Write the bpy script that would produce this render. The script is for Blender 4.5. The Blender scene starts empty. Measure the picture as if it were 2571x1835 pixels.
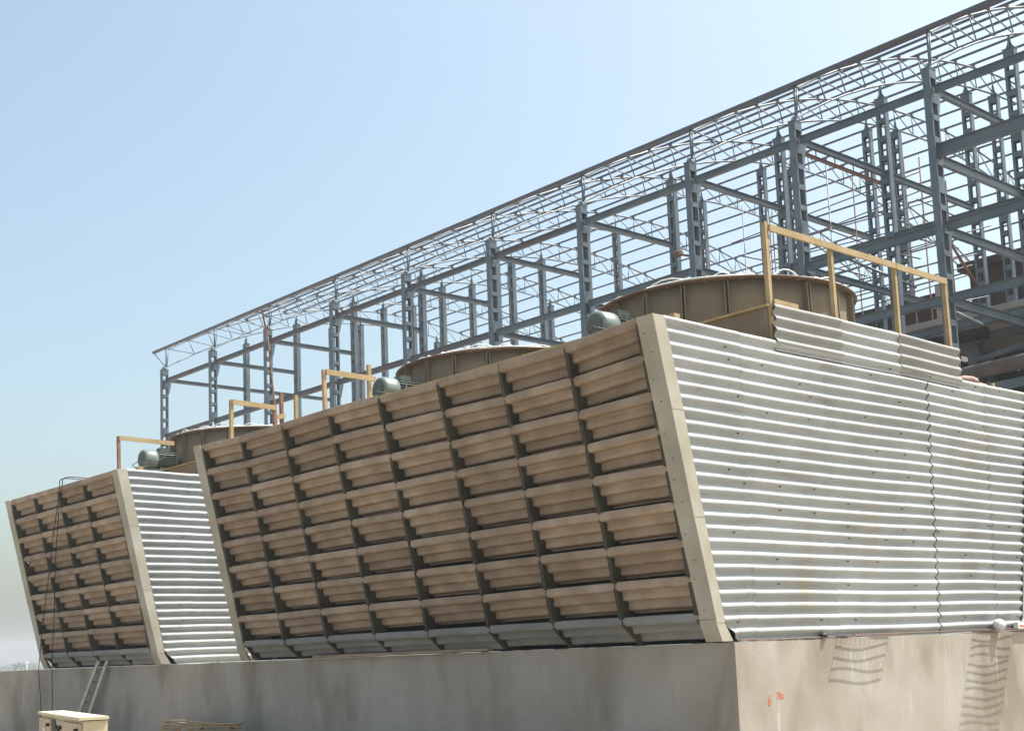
import bpy, math, random
from mathutils import Vector, Matrix
R = math.radians
rnd = random.Random(7)
scene = bpy.context.scene
col = scene.collection

# ------------------------------------------------------------------ camera
cam = bpy.data.cameras.new('camera'); camo = bpy.data.objects.new('camera', cam); col.objects.link(camo)
_M = [[0.7446748, -0.6663251, -0.0383440], [-0.0607669, -0.1248998, 0.9903067], [-0.6646554, -0.7351264, -0.1335002]]
camo.matrix_world = Matrix(((_M[0][0], _M[1][0], _M[2][0], -11.7551), (_M[0][1], _M[1][1], _M[2][1], -9.4498),
                            (_M[0][2], _M[1][2], _M[2][2], -0.026), (0, 0, 0, 1)))
cam.sensor_fit = 'HORIZONTAL'; cam.sensor_width = 36.0; cam.lens = 45.83
cam.shift_x = -2.0 / 2571; cam.shift_y = 277.2 / 2571
cam.clip_start = 0.1; cam.clip_end = 9000
scene.camera = camo

# ------------------------------------------------------------------ sky, sun, exposure
SUN = Vector((0.46, -0.27, 1.0)).normalized()
sun_el = math.asin(SUN.z); sun_rot = math.atan2(SUN.x, SUN.y)
w = bpy.data.worlds.new('World'); scene.world = w; w.use_nodes = True
nt = w.node_tree; nt.nodes.clear()
sky = nt.nodes.new('ShaderNodeTexSky'); sky.sky_type = 'NISHITA'; sky.sun_disc = False
sky.sun_elevation = sun_el; sky.sun_rotation = sun_rot
sky.air_density = 1.0; sky.dust_density = 5.3; sky.ozone_density = 0.3; sky.altitude = 0
bg = nt.nodes.new('ShaderNodeBackground'); bg.inputs['Strength'].default_value = 0.14
wo = nt.nodes.new('ShaderNodeOutputWorld')
tint = nt.nodes.new('ShaderNodeMix'); tint.data_type = 'RGBA'; tint.blend_type = 'MULTIPLY'; tint.inputs[0].default_value = 1.0
tint.inputs[7].default_value = (0.935, 0.99, 0.90, 1)   # hazy cyan cast of the whole sky
nt.links.new(sky.outputs[0], tint.inputs[6]); nt.links.new(tint.outputs[2], bg.inputs[0]); nt.links.new(bg.outputs[0], wo.inputs[0])
sl = bpy.data.lights.new('sun', 'SUN'); sl.energy = 4.2; sl.angle = R(0.53); sl.color = (1.0, 0.98, 0.945)
so = bpy.data.objects.new('sun', sl); col.objects.link(so)
so.rotation_euler = SUN.to_track_quat('Z', 'Y').to_euler(); so.location = (0, 0, 60)
vs = scene.view_settings; vs.view_transform = 'Standard'; vs.look = 'None'; vs.gamma = 1.0
vs.use_curve_mapping = False; vs.exposure = 1.0

# ------------------------------------------------------------------ materials
def mat(name, base, var=None, scale=3.0, rough=0.8, bump=0.0, bscale=30, stretch=(1, 1, 1), detail=6,
        layers=(), metallic=0.0, spec=0.3, contrast=(0.35, 0.65), objrand=0.0):
    m = bpy.data.materials.new(name); m.use_nodes = True
    n = m.node_tree; b = n.nodes['Principled BSDF']
    b.inputs['Roughness'].default_value = rough; b.inputs['Metallic'].default_value = metallic
    b.inputs['Specular IOR Level'].default_value = spec
    geo = n.nodes.new('ShaderNodeNewGeometry')
    def mapped(sc, st):
        mp = n.nodes.new('ShaderNodeMapping'); mp.inputs['Scale'].default_value = (sc * st[0], sc * st[1], sc * st[2])
        n.links.new(geo.outputs['Position'], mp.inputs[0]); return mp
    colr = None
    if var is None:
        var = tuple(c * 0.8 for c in base)
    mp = mapped(scale, stretch)
    no = n.nodes.new('ShaderNodeTexNoise'); no.inputs['Scale'].default_value = 1; no.inputs['Detail'].default_value = detail
    n.links.new(mp.outputs[0], no.inputs[0])
    cr = n.nodes.new('ShaderNodeMapRange'); cr.inputs[1].default_value = contrast[0]; cr.inputs[2].default_value = contrast[1]
    n.links.new(no.outputs[0], cr.inputs[0])
    mx = n.nodes.new('ShaderNodeMix'); mx.data_type = 'RGBA'
    mx.inputs[6].default_value = (*base, 1); mx.inputs[7].default_value = (*var, 1)
    n.links.new(cr.outputs[0], mx.inputs[0]); colr = mx.outputs[2]
    for (c, sc, st, lo, hi, amt) in layers:
        mp = mapped(sc, st); no = n.nodes.new('ShaderNodeTexNoise'); no.inputs['Scale'].default_value = 1
        no.inputs['Detail'].default_value = 5; n.links.new(mp.outputs[0], no.inputs[0])
        cr = n.nodes.new('ShaderNodeMapRange'); cr.inputs[1].default_value = lo; cr.inputs[2].default_value = hi
        cr.inputs[4].default_value = amt
        n.links.new(no.outputs[0], cr.inputs[0])
        mx = n.nodes.new('ShaderNodeMix'); mx.data_type = 'RGBA'
        n.links.new(cr.outputs[0], mx.inputs[0]); n.links.new(colr, mx.inputs[6]); mx.inputs[7].default_value = (*c, 1)
        colr = mx.outputs[2]
    if objrand:
        oi = n.nodes.new('ShaderNodeObjectInfo'); hs = n.nodes.new('ShaderNodeHueSaturation')
        mr = n.nodes.new('ShaderNodeMapRange'); mr.inputs[3].default_value = 1 - objrand; mr.inputs[4].default_value = 1 + objrand * 0.6
        n.links.new(oi.outputs['Random'], mr.inputs[0]); n.links.new(mr.outputs[0], hs.inputs['Value'])
        n.links.new(colr, hs.inputs['Color']); colr = hs.outputs[0]
    n.links.new(colr, b.inputs['Base Color'])
    if bump:
        mp = mapped(bscale, (1, 1, 1)); no = n.nodes.new('ShaderNodeTexNoise'); no.inputs['Scale'].default_value = 1
        no.inputs['Detail'].default_value = 4; n.links.new(mp.outputs[0], no.inputs[0])
        bp = n.nodes.new('ShaderNodeBump'); bp.inputs['Strength'].default_value = bump; bp.inputs['Distance'].default_value = 0.02
        n.links.new(no.outputs[0], bp.inputs['Height']); n.links.new(bp.outputs[0], b.inputs['Normal'])
    return m

M_sheet = mat('cement_sheet_white', (0.375, 0.395, 0.405), (0.32, 0.335, 0.34), 1.3, 0.85, 0.15, 60, objrand=0.07,
              layers=[((0.34, 0.285, 0.19), 1.1, (1, 1, 0.4), 0.59, 0.76, 0.5), ((0.24, 0.23, 0.215), 2.5, (0.4, 1, 2.5), 0.58, 0.70, 0.5), ((0.27, 0.23, 0.17), 6, (1.6, 1, 0.15), 0.64, 0.72, 0.45),
                      ((0.46, 0.48, 0.495), 0.7, (1, 1, 1), 0.5, 0.7, 0.5)])
M_sheet_grey = mat('cement_sheet_grey', (0.30, 0.305, 0.305), (0.255, 0.258, 0.256), 1.3, 0.9, 0.15, 60,
              layers=[((0.24, 0.23, 0.21), 2.7, (1, 1, 0.35), 0.60, 0.76, 0.4)])
M_louvre = mat('cement_louvre_tan', (0.36, 0.28, 0.21), (0.25, 0.19, 0.142), 2.6, 0.9, 0.2, 50, objrand=0.16,
               layers=[((0.19, 0.15, 0.11), 3.5, (1, 1, 1), 0.58, 0.74, 0.35), ((0.40, 0.35, 0.29), 1.1, (1, 1, 1), 0.55, 0.7, 0.4), ((0.17, 0.15, 0.11), 7, (1, 0.25, 1), 0.62, 0.74, 0.35),
                       ((0.44, 0.41, 0.35), 16.0, (1, 1, 1), 0.68, 0.74, 0.5)])
M_louvre_low = mat('cement_louvre_shaded', (0.25, 0.26, 0.26), (0.20, 0.21, 0.21), 2.2, 0.9, 0.2, 50, objrand=0.12)  # bottom row: weaker ground bounce painted in as a greyer louvre
M_fin = mat('frp_bracket_olive', (0.065, 0.06, 0.04), (0.035, 0.03, 0.022), 4, 0.7, 0.1)
M_casing = mat('cement_flashing', (0.40, 0.38, 0.32), (0.32, 0.295, 0.24), 2.0, 0.9, 0.15, 50, objrand=0.06,
               layers=[((0.28, 0.24, 0.18), 3.1, (1, 1, 0.4), 0.62, 0.74, 0.5), ((0.15, 0.12, 0.09), 14, (1, 1, 1), 0.70, 0.75, 0.5)])
M_dark = mat('dark_interior', (0.02, 0.018, 0.017), (0.012, 0.011, 0.010), 3, 0.9)  # near-black in place of shade inside towers and plant
M_conc = mat('basin_concrete', (0.375, 0.345, 0.305), (0.305, 0.272, 0.232), 0.8, 0.9, 0.07, 18,
             layers=[((0.17, 0.145, 0.10), 0.9, (1, 1, 0.55), 0.50, 0.66, 0.6), ((0.43, 0.41, 0.385), 2.2, (1, 1, 0.4), 0.56, 0.74, 0.45),
                     ((0.235, 0.20, 0.155), 4.0, (1, 1, 0.3), 0.60, 0.74, 0.35), ((0.47, 0.45, 0.43), 9, (1, 1, 0.08), 0.68, 0.74, 0.6),
                     ((0.25, 0.22, 0.19), 16, (1, 1, 1), 0.62, 0.72, 0.35)])
M_conc2 = mat('structure_concrete', (0.36, 0.335, 0.31), (0.28, 0.255, 0.23), 0.8, 0.9, 0.1, 12)
M_drum = mat('frp_drum_brown', (0.185, 0.155, 0.115), (0.15, 0.125, 0.092), 2.0, 0.75, 0.08, 30, spec=0.3,
             layers=[((0.15, 0.115, 0.08), 3.0, (1, 1, 0.3), 0.6, 0.75, 0.5)])
M_rim = mat('drum_rim_brown', (0.13, 0.095, 0.068), (0.09, 0.062, 0.045), 5, 0.7)
M_wood = mat('sawn_timber', (0.37, 0.285, 0.165), (0.30, 0.22, 0.12), 6, 0.8, 0.15, 60, stretch=(0.6, 0.6, 0.6),
             layers=[((0.20, 0.13, 0.08), 11, (1, 1, 1), 0.66, 0.74, 0.6)])
M_wood_dark = mat('timber_brown', (0.24, 0.13, 0.09), (0.17, 0.09, 0.06), 6, 0.8, 0.15, 60)
M_steel = mat('painted_steel_blue_grey', (0.084, 0.115, 0.145), (0.062, 0.086, 0.112), 1.5, 0.42, 0.0, spec=0.5,
              layers=[((0.20, 0.12, 0.09), 1.3, (1, 1, 1), 0.68, 0.76, 0.6), ((0.13, 0.165, 0.175), 0.9, (1, 1, 1), 0.55, 0.7, 0.4)])
M_steel_red = mat('primed_steel_purlin', (0.065, 0.07, 0.088), (0.085, 0.055, 0.06), 0.35, 0.45, spec=0.5, contrast=(0.5, 0.68))
M_rust = mat('rusty_steel', (0.16, 0.085, 0.06), (0.11, 0.06, 0.045), 3, 0.75)
M_motor = mat('motor_green', (0.07, 0.095, 0.088), (0.05, 0.07, 0.065), 5, 0.4, spec=0.5)
M_motor_cap = mat('motor_cover_green', (0.155, 0.195, 0.185), (0.12, 0.155, 0.145), 5, 0.35, spec=0.5)
M_black = mat('black_rubber', (0.02, 0.02, 0.022), (0.03, 0.03, 0.03), 5, 0.6)
M_cab = mat('cabinet_cream', (0.55, 0.48, 0.33), (0.50, 0.43, 0.29), 3, 0.5, spec=0.4)
M_cabface = mat('cabinet_beige_face', (0.44, 0.33, 0.23), (0.39, 0.29, 0.20), 3, 0.5, spec=0.4)
M_glass = mat('cabinet_window', (0.55, 0.48, 0.42), (0.5, 0.44, 0.38), 3, 0.3)
M_galv = mat('galvanised_steel', (0.50, 0.48, 0.38), (0.40, 0.38, 0.30), 9, 0.5, metallic=0.3, spec=0.5)
M_wire = mat('grey_wire', (0.10, 0.085, 0.08), (0.16, 0.08, 0.05), 6, 0.6)
M_white = mat('white_plastic', (0.75, 0.77, 0.76), (0.65, 0.67, 0.66), 8, 0.4)
M_guard = mat('pale_wire', (0.75, 0.77, 0.74), (0.6, 0.62, 0.6), 6, 0.5)
M_red = mat('red_paint', (0.62, 0.10, 0.05), (0.45, 0.16, 0.11), 20, 0.8, contrast=(0.4, 0.6))
M_brick = mat('dark_brick', (0.05, 0.028, 0.021), (0.032, 0.018, 0.014), 2, 0.9)
M_pipe = mat('brown_pipe', (0.13, 0.11, 0.10), (0.09, 0.075, 0.065), 2, 0.7)
M_cloth = mat('jute_sack', (0.36, 0.24, 0.20), (0.28, 0.18, 0.15), 9, 0.9, 0.3, 40)
M_ground = mat('sandy_ground', (0.285, 0.24, 0.18), (0.24, 0.20, 0.15), 0.3, 0.95, 0.3, 6)
M_tree = mat('tree_foliage', (0.04, 0.055, 0.03), (0.03, 0.042, 0.022), 0.2, 0.9)

# ------------------------------------------------------------------ builders
WL = {}
def tag(o, label=None, cat=None, group=None, kind=None):
    if label: o['label'] = label
    if cat: o['category'] = cat
    if group: o['group'] = group
    if kind: o['kind'] = kind
    return o
def empty(name, loc, label=None, cat=None, group=None):
    o = bpy.data.objects.new(name, None); col.objects.link(o); o.location = loc; WL[o.name] = Vector(loc)
    o.empty_display_size = 0.3
    return tag(o, label, cat, group)
class MB:
    def __init__(s): s.v = []; s.f = []; s.sm = []
    def add(s, vs, fs, sm=False):
        k = len(s.v); s.v += [tuple(p) for p in vs]; s.f += [tuple(i + k for i in f) for f in fs]; s.sm += [sm] * len(fs)
    def box(s, a, b):
        x0, y0, z0 = a; x1, y1, z1 = b
        s.add([(x0, y0, z0), (x1, y0, z0), (x1, y1, z0), (x0, y1, z0), (x0, y0, z1), (x1, y0, z1), (x1, y1, z1), (x0, y1, z1)],
              [(0, 3, 2, 1), (4, 5, 6, 7), (0, 1, 5, 4), (1, 2, 6, 5), (2, 3, 7, 6), (3, 0, 4, 7)])
    def beam(s, p, q, w, h, up=(0, 0, 1)):
        p = Vector(p); q = Vector(q); d = (q - p).normalized(); u = Vector(up)
        sd = d.cross(u)
        if sd.length < 1e-4: sd = d.cross(Vector((1, 0, 0)))
        sd.normalize(); u = sd.cross(d).normalized()
        a = sd * (w / 2); b = u * (h / 2)
        s.add([p - a - b, p + a - b, p + a + b, p - a + b, q - a - b, q + a - b, q + a + b, q - a + b],
              [(0, 3, 2, 1), (4, 5, 6, 7), (0, 1, 5, 4), (1, 2, 6, 5), (2, 3, 7, 6), (3, 0, 4, 7)])
    def tube(s, p, q, r, n=8, r2=None):
        p = Vector(p); q = Vector(q); d = (q - p).normalized(); r2 = r if r2 is None else r2
        a = d.orthogonal().normalized(); b = d.cross(a)
        vs = []
        for c, rr in ((p, r), (q, r2)):
            for i in range(n):
                t = 2 * math.pi * i / n; vs.append(c + (a * math.cos(t) + b * math.sin(t)) * rr)
        k = len(s.v); s.add(vs, [(i, (i + 1) % n, n + (i + 1) % n, n + i) for i in range(n)], True)
        s.f += [tuple(k + i for i in reversed(range(n))), tuple(k + n + i for i in range(n))]; s.sm += [False, False]
    def path(s, pts, r, n=6):
        pts = [Vector(p) for p in pts]; k = len(s.v); vs = []
        for i, p in enumerate(pts):
            d = (pts[min(i + 1, len(pts) - 1)] - pts[max(i - 1, 0)]).normalized()
            ref = Vector((0, 0, 1)) if abs(d.z) < 0.8 else Vector((1, 0, 0))
            a = d.cross(ref).normalized(); b = d.cross(a)
            for j in range(n):
                t = 2 * math.pi * j / n; vs.append(p + (a * math.cos(t) + b * math.sin(t)) * r)
        fs = [(i * n + j, i * n + (j + 1) % n, (i + 1) * n + (j + 1) % n, (i + 1) * n + j) for i in range(len(pts) - 1) for j in range(n)]
        s.add(vs, fs, True)
        s.f += [tuple(k + j for j in range(n)), tuple(k + (len(pts) - 1) * n + j for j in range(n))]; s.sm += [False, False]
    def lathe(s, prof, c, ax='z', n=48, a0=0, a1=360, sm=True):
        full = abs(a1 - a0) >= 360; m = n if full else n + 1
        vs = []
        for i in range(m):
            t = R(a0 + (a1 - a0) * i / n); cs, sn = math.cos(t), math.sin(t)
            for r, h in prof:
                if ax == 'z': vs.append((c[0] + r * cs, c[1] + r * sn, c[2] + h))
                else: vs.append((c[0] + h, c[1] + r * cs, c[2] + r * sn))
        k = len(prof)
        fs = []
        for i in range(n):
            j = (i + 1) % m
            for p in range(k - 1): fs.append((i * k + p, j * k + p, j * k + p + 1, i * k + p + 1))
        s.add(vs, fs, sm)
    def prism(s, poly, axis, a, b):
        # poly of 2D points; axis 'y' -> (x,z) extruded along y ; 'x' -> (y,z) along x ; 'z' -> (x,y)
        n = len(poly)
        def P(u, v, t): return (u, t, v) if axis == 'y' else ((t, u, v) if axis == 'x' else (u, v, t))
        vs = [P(u, v, a) for u, v in poly] + [P(u, v, b) for u, v in poly]
        s.add(vs, [tuple(range(n)), tuple(range(2 * n - 1, n - 1, -1))] + [(i, (i + 1) % n, n + (i + 1) % n, n + i) for i in range(n)])
    def mesh(s, name, m, org):
        me = bpy.data.meshes.new(name)
        me.from_pydata([(p[0] - org[0], p[1] - org[1], p[2] - org[2]) for p in s.v], [], s.f)
        me.polygons.foreach_set('use_smooth', s.sm); me.materials.append(m); me.validate(); me.update()
        return me
    def build(s, name, m, parent=None, org=None):
        if org is None:
            xs = [p[0] for p in s.v]; ys = [p[1] for p in s.v]; zs = [p[2] for p in s.v]
            org = Vector(((min(xs) + max(xs)) / 2, (min(ys) + max(ys)) / 2, min(zs)))
        org = Vector(org)
        return put(name, s.mesh(name, m, org), org, parent)
def put(name, me, org, parent=None, rot=None):
    o = bpy.data.objects.new(name, me); col.objects.link(o)
    if parent is not None:
        o.parent = parent; o.location = Vector(org) - WL[parent.name]
    else:
        o.location = org
    if rot: o.rotation_euler = rot
    WL[o.name] = Vector(org)
    return o
def fixn(o):
    import bmesh
    bm = bmesh.new(); bm.from_mesh(o.data); bmesh.ops.recalc_face_normals(bm, faces=bm.faces); bm.to_mesh(o.data); bm.free(); return o

# ------------------------------------------------------------------ setting
GZ = -1.65
g = MB(); n = 24
xs = [-3000, -1200, -500, -200, -90, -40, -20, -10, 0, 10, 20, 40, 90, 200, 500, 1200, 3000]
vs = [(x, y, GZ) for y in xs for x in xs]; k = len(xs)
g.add(vs, [(j * k + i, j * k + i + 1, (j + 1) * k + i + 1, (j + 1) * k + i) for j in range(k - 1) for i in range(k - 1)])
tag(g.build('ground', M_ground), 'pale sandy ground of the construction site', kind='structure')

# basin wall (cooling water basin), top at z = 0
b = MB(); Y1 = 30.0; X1 = 10.0
rr = random.Random(3)
ys = [i * 0.5 for i in range(int(Y1 / 0.5) + 1)]
topL = [(y, rr.uniform(-0.006, 0.004)) for y in ys]
# -X face, -Y face, top
for (y, dz), (y2, dz2) in zip(topL[:-1], topL[1:]):
    b.add([(0, y, GZ - .05), (0, y2, GZ - .05), (0, y2, -.012 + dz2), (0, y, -.012 + dz)], [(0, 3, 2, 1)])
    b.add([(0, y, -.012 + dz), (0, y2, -.012 + dz2), (0.25, y2, -.012), (0.25, y, -.012)], [(0, 3, 2, 1)])
YF = -.07
b.add([(0, YF, GZ - .05), (X1, YF, GZ - .05), (X1, YF, -.012), (0, YF, -.012 + topL[0][1])], [(0, 1, 2, 3)])
b.add([(0, YF, GZ - .05), (0, 0, GZ - .05), (0, 0, -.012 + topL[0][1]), (0, YF, -.012 + topL[0][1])], [(0, 3, 2, 1)])
b.add([(0, YF, -.012 + topL[0][1]), (X1, YF, -.012), (X1, 0, -.012), (0.25, 0, -.012), (0, 0, -.012 + topL[0][1])], [(0, 1, 2, 3, 4)])
b.add([(0.25, 0, -.012), (X1, 0, -.012), (X1, Y1, -.012), (0.25, Y1, -.012)], [(0, 1, 2, 3)])
b.add([(X1, YF, GZ - .05), (X1, Y1, GZ - .05), (X1, Y1, -.012), (X1, YF, -.012)], [(0, 1, 2, 3)])
b.add([(0, Y1, GZ - .05), (X1, Y1, GZ - .05), (X1, Y1, -.012), (0, Y1, -.012)], [(3, 2, 1, 0)])
basin = b.build('basin_wall', M_conc, None, (0, 0, GZ))
tag(basin, 'long stained concrete basin wall under both cooling towers', 'wall')
# painted mark on the wall
def text_mesh(s, size):
    cu = bpy.data.curves.new('t', 'FONT'); cu.body = s; cu.size = size; cu.offset = 0.002
    o = bpy.data.objects.new('t', cu); col.objects.link(o)
    dg = bpy.context.evaluated_depsgraph_get(); me = bpy.data.meshes.new_from_object(o.evaluated_get(dg))
    bpy.data.objects.remove(o); bpy.data.curves.remove(cu); return me
for s_, x, z, sz in (('6', 0.53, -0.745, 0.17), ('35c', 0.70, -0.685, 0.115)):
    me = text_mesh(s_, sz); me.materials.clear(); me.materials.append(M_red)
    o = put('painted_mark', me, (x, YF - 0.003, z), basin, (R(90), 0, 0))
    for v in me.vertices:
        v.co.x *= 0.85; v.co.x += v.co.y * 0.12

# ------------------------------------------------------------------ corrugated sheets
PITCH = 0.1463; AMP = 0.024
def prof(t):   # softened sine with a rounder crest
    s = math.sin(t); return s
def corr_sheet(xl, xr, zt, nz, yface, amp=AMP, thick=0.0055, nx=8, seed=0, edge=None, out=-1, yoff=0.0):
    """sheet hung on an XZ plane facing -Y; corrugations run along X. xl/xr may be functions of z."""
    q = random.Random(seed); ph = [q.uniform(0, 6.28) for _ in range(4)]; dz = q.uniform(-.0018, .0018); tl = q.uniform(-.003, .003)
    rows = []
    N = nz * 10
    z0 = zt
    fx = (lambda z: xl) if not callable(xl) else xl
    gx = (lambda z: xr) if not callable(xr) else xr
    m = MB(); vs = []
    for side in (0, 1):
        for i in range(N + 1):
            z = z0 - PITCH * (i / 10.0)
            t = 2 * math.pi * (i / 10.0)
            a = fx(z); c = gx(z)
            for j in range(nx + 1):
                u = j / nx; x = a + (c - a) * u
                wv = 0.006 * math.sin(x * 1.3 + z * .8) + 0.0012 * math.sin(x * 4.1 + ph[1])
                zz = z + dz + tl * (u - .5) * 2 + wv + 0.0015 * math.sin(ph[2] + z * 9 + u * 3)
                y = yface + out * (AMP + prof(t) * amp) + yoff + 0.004 * math.sin(x * 2.3 + 1.0) + (thick if side else 0)
                vs.append((x, y, zz))
    W = nx + 1; H = N + 1; S = W * H
    fs = []
    for i in range(N):
        for j in range(nx):
            a = i * W + j
            fs.append((a, a + 1, a + W + 1, a + W)[::-1]); fs.append(tuple(S + k for k in (a, a + 1, a + W + 1, a + W)))
    m.add(vs, fs, True); fs = []
    for i in range(N):
        a = i * W; fs.append((a, a + W, S + a + W, S + a)); a += nx; fs.append((a, S + a, S + a + W, a + W))
    for j in range(nx):
        fs.append((j, S + j, S + j + 1, j + 1)); a = N * W + j; fs.append((a, a + 1, S + a + 1, S + a))
    m.add(vs, fs, False)
    return m

ZT = 3.62
def Xo(z):    # outer edge of the louvre face, leaning outwards
    return -0.29 - 0.2285 * (z - 0.23) if z > 0.23 else -0.29 + (0.23 - z) * 1.3

# louvre panel meshes: origin at its outer top corner, width along +Y
def louvre_mesh(wd, dX, dZ, ncor, name, m, seed, amp=0.034):
    q = random.Random(seed)
    L = math.hypot(dX, dZ); V = Vector((dX, 0, dZ)) / L; U = Vector((0, 1, 0)); Nn = Vector((dZ, 0, -dX)) / L   # outward / downward
    mb = MB(); N = int(ncor * 12); nx = 4; vs = []
    for side in (0, 1):
        for i in range(N + 1):
            t = i / N; ph = 2 * math.pi * ncor * t - 0.4
            for j in range(nx + 1):
                u = j / nx
                sag = 0.005 * math.sin(u * math.pi) * q.uniform(.5, 1)
                p = V * (L * t) + U * (wd * u) + Nn * ((.35 * math.sin(ph - .97) + .65 * (2 * abs(math.sin(ph / 2 + .30)) ** .85 - 1)) * amp - (0.006 if side else 0) - sag + (0.004 * (u - .5)))
                vs.append(p)
    W = nx + 1; S = W * (N + 1); fs = []
    for i in range(N):
        for j in range(nx):
            a = i * W + j
            fs.append((a, a + 1, a + W + 1, a + W)); fs.append(tuple(S + k for k in (a + W, a + W + 1, a + 1, a)))
    mb.add(vs, fs, True); fs = []
    for i in range(N):
        a = i * W; fs.append((a + W, a, S + a, S + a + W)); a += nx; fs.append((a, a + W, S + a + W, S + a))
    for j in range(nx):
        fs.append((j + 1, j, S + j, S + j + 1)); a = N * W + j; fs.append((a, a + 1, S + a + 1, S + a))
    mb.add(vs, fs, False)
    return mb.mesh(name, m, (0, 0, 0))
PW = 1.235
louv = [louvre_mesh(PW, 0.325, -0.35, 3.1, 'louvre_panel', M_louvre, s) for s in (1, 2, 3)]
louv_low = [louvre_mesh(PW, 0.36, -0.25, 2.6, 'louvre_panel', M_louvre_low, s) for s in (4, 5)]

ROWZ = [3.62, 3.21, 2.80, 2.39, 1.98, 1.565, 1.145, 0.73, 0.30]
def waves(y0):
    return lambda y: 0.0
def tower(y0, edges, yend, name, label, rowdz):
    """edges: Y of the bays' boundaries, ascending"""
    T = empty(name, (3.3, (y0 + yend) / 2, 0.0), label, 'cooling tower')
    # ---- louvres
    q = random.Random(int(y0 * 10) + 5)
    for k, z in enumerate(ROWZ):
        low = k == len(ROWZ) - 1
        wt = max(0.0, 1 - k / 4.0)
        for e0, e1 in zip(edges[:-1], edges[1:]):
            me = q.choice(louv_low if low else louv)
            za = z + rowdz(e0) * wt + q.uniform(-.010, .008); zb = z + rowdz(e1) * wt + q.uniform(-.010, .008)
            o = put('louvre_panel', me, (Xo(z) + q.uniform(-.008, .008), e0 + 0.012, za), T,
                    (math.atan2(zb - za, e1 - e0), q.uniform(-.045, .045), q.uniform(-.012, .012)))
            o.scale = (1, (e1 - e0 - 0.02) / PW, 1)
    # ---- brackets between the bays
    def fin_mesh(z0, z1, thick=0.055):
        x0, x1 = Xo(z0), Xo(z1)
        m = MB()
        m.prism([(x0 + .016, z0 - .05), (x1 - .006, z1 + .005), (x1 + .24, z1 + .005), (x1 + .20, z1 + .10), (x0 + .05, z0 - .065)], 'y', -thick / 2, thick / 2)
        o = m.mesh('louvre_bracket', M_fin, (x1, 0, z1)); return o, x1, z1
    fms = [fin_mesh(a, b_) for a, b_ in zip(ROWZ, ROWZ[1:] + [0.0])]
    for e in edges:
        for k, (me, x1, z1) in enumerate(fms):
            y = min(max(e, edges[0] + 0.03), edges[-1] - 0.03)
            put('louvre_bracket', me, (x1, y, z1 + rowdz(e) * max(0, 1 - (k + 1) / 4)), T)
    # ---- near-black block for the unlit interior, stops light, slopes with the face
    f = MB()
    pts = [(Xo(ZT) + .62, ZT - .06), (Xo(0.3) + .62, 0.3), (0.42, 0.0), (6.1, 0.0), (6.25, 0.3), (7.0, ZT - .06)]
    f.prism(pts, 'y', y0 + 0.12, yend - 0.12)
    fixn(f.build('dark_interior', M_dark, T))
    # ---- corner flashing: angle pieces following the kinked profile
    def flash(mirror, yc, sy):
        zz = [3.64, 2.62, 1.42, 0.24, 0.0]
        for i in range(4):
            za, zb = zz[i], zz[i + 1] - (0.0 if i == 3 else 0.03)
            xa, xb = Xo(za) - .004 * (4 - i) , Xo(zb) - .004 * (4 - i)
            if i == 3: xb = -0.19
            wa = 0.20 if i < 3 else 0.14
            wb = 0.20 if i < 2 else (0.145 if i == 2 else 0.19)
            if i == 1: wb = 0.18
            if i == 2: wa = 0.18
            t = 0.012
            def X(v): return v if not mirror else 6.66 - v
            m = MB()
            # flange on the end wall
            yy0 = yc + sy * (-0.052 - .003 * (4 - i)); yy1 = yy0 + sy * t
            m.prism([(X(xa), za), (X(xa + wa), za), (X(xb + wb), zb), (X(xb), zb)], 'y', yy0, yy1)
            # flange on the louvre side
            y2_ = yy1 + sy * .001
            a = [(X(xa), y2_, za), (X(xa), yc + sy * .185, za), (X(xb), yc + sy * .185, zb), (X(xb), y2_, zb)]
            d = t if not mirror else -t
            bq = [(p[0] + d, p[1], p[2]) for p in a]
            m.add(a + bq, [(0, 1, 2, 3), (7, 6, 5, 4), (0, 4, 5, 1), (1, 5, 6, 2), (2, 6, 7, 3), (3, 7, 4, 0)])
            fixn(m.build('corner_flashing', M_casing, T))
        # bolts
        m = MB()
        for i in range(12):
            z = 0.4 + i * 0.28 + q.uniform(-.05, .05); x = Xo(z)
            if not mirror: m.tube((x - .02, yc + sy * (.06 + .05 * (i % 2)), z), (x - .03, yc + sy * (.06 + .05 * (i % 2)), z), .006, 6)
        if m.v: tag(m.build('flashing_bolt', M_black, T), kind='stuff')
    flash(False, y0, 1); flash(False, yend, -1)
    flash(True, y0, 1); flash(True, yend, -1)
    # ---- end cladding facing -Y, sheet by sheet
    def xleft(z): return Xo(max(z, 0.24)) + 0.185 if z > 0.24 else Xo(0.24) + 0.185 + (0.24 - z) * 1.1
    def xright(z): return 6.76 + 0.262 * max(0, z - .1)
    seams = [lambda z: 0.47 + 0.0 * z, lambda z: 2.15, lambda z: 4.50 + .045 * z, lambda z: 6.08 + .05 * z]
    bounds = [xleft] + seams + [xright]
    sid = int(y0 * 7) + 1
    tops = [3.611 + PITCH * .25 - PITCH * kk for kk in (0, 6, 12, 18)]
    for bi in range(5):
        L_, R_ = bounds[bi], bounds[bi + 1]
        gap = 0.030 if bi == 2 else (0.012 if bi == 3 else 0.002)
        Rr = (lambda z, R_=R_, gap=gap: R_(z) - gap)
        for ti, zt in enumerate(tops):
            nzc = 7 if ti < 3 else 6.6
            sid += 1
            m_ = M_sheet
            o = corr_sheet(L_, Rr, zt, int(nzc) if ti < 3 else 7, y0, nx=7, seed=sid, yoff=-0.0028 * (3 - ti))
            ob = o.build('cladding_sheet', m_, T)
    # bolts on the crests
    m = MB()
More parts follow.
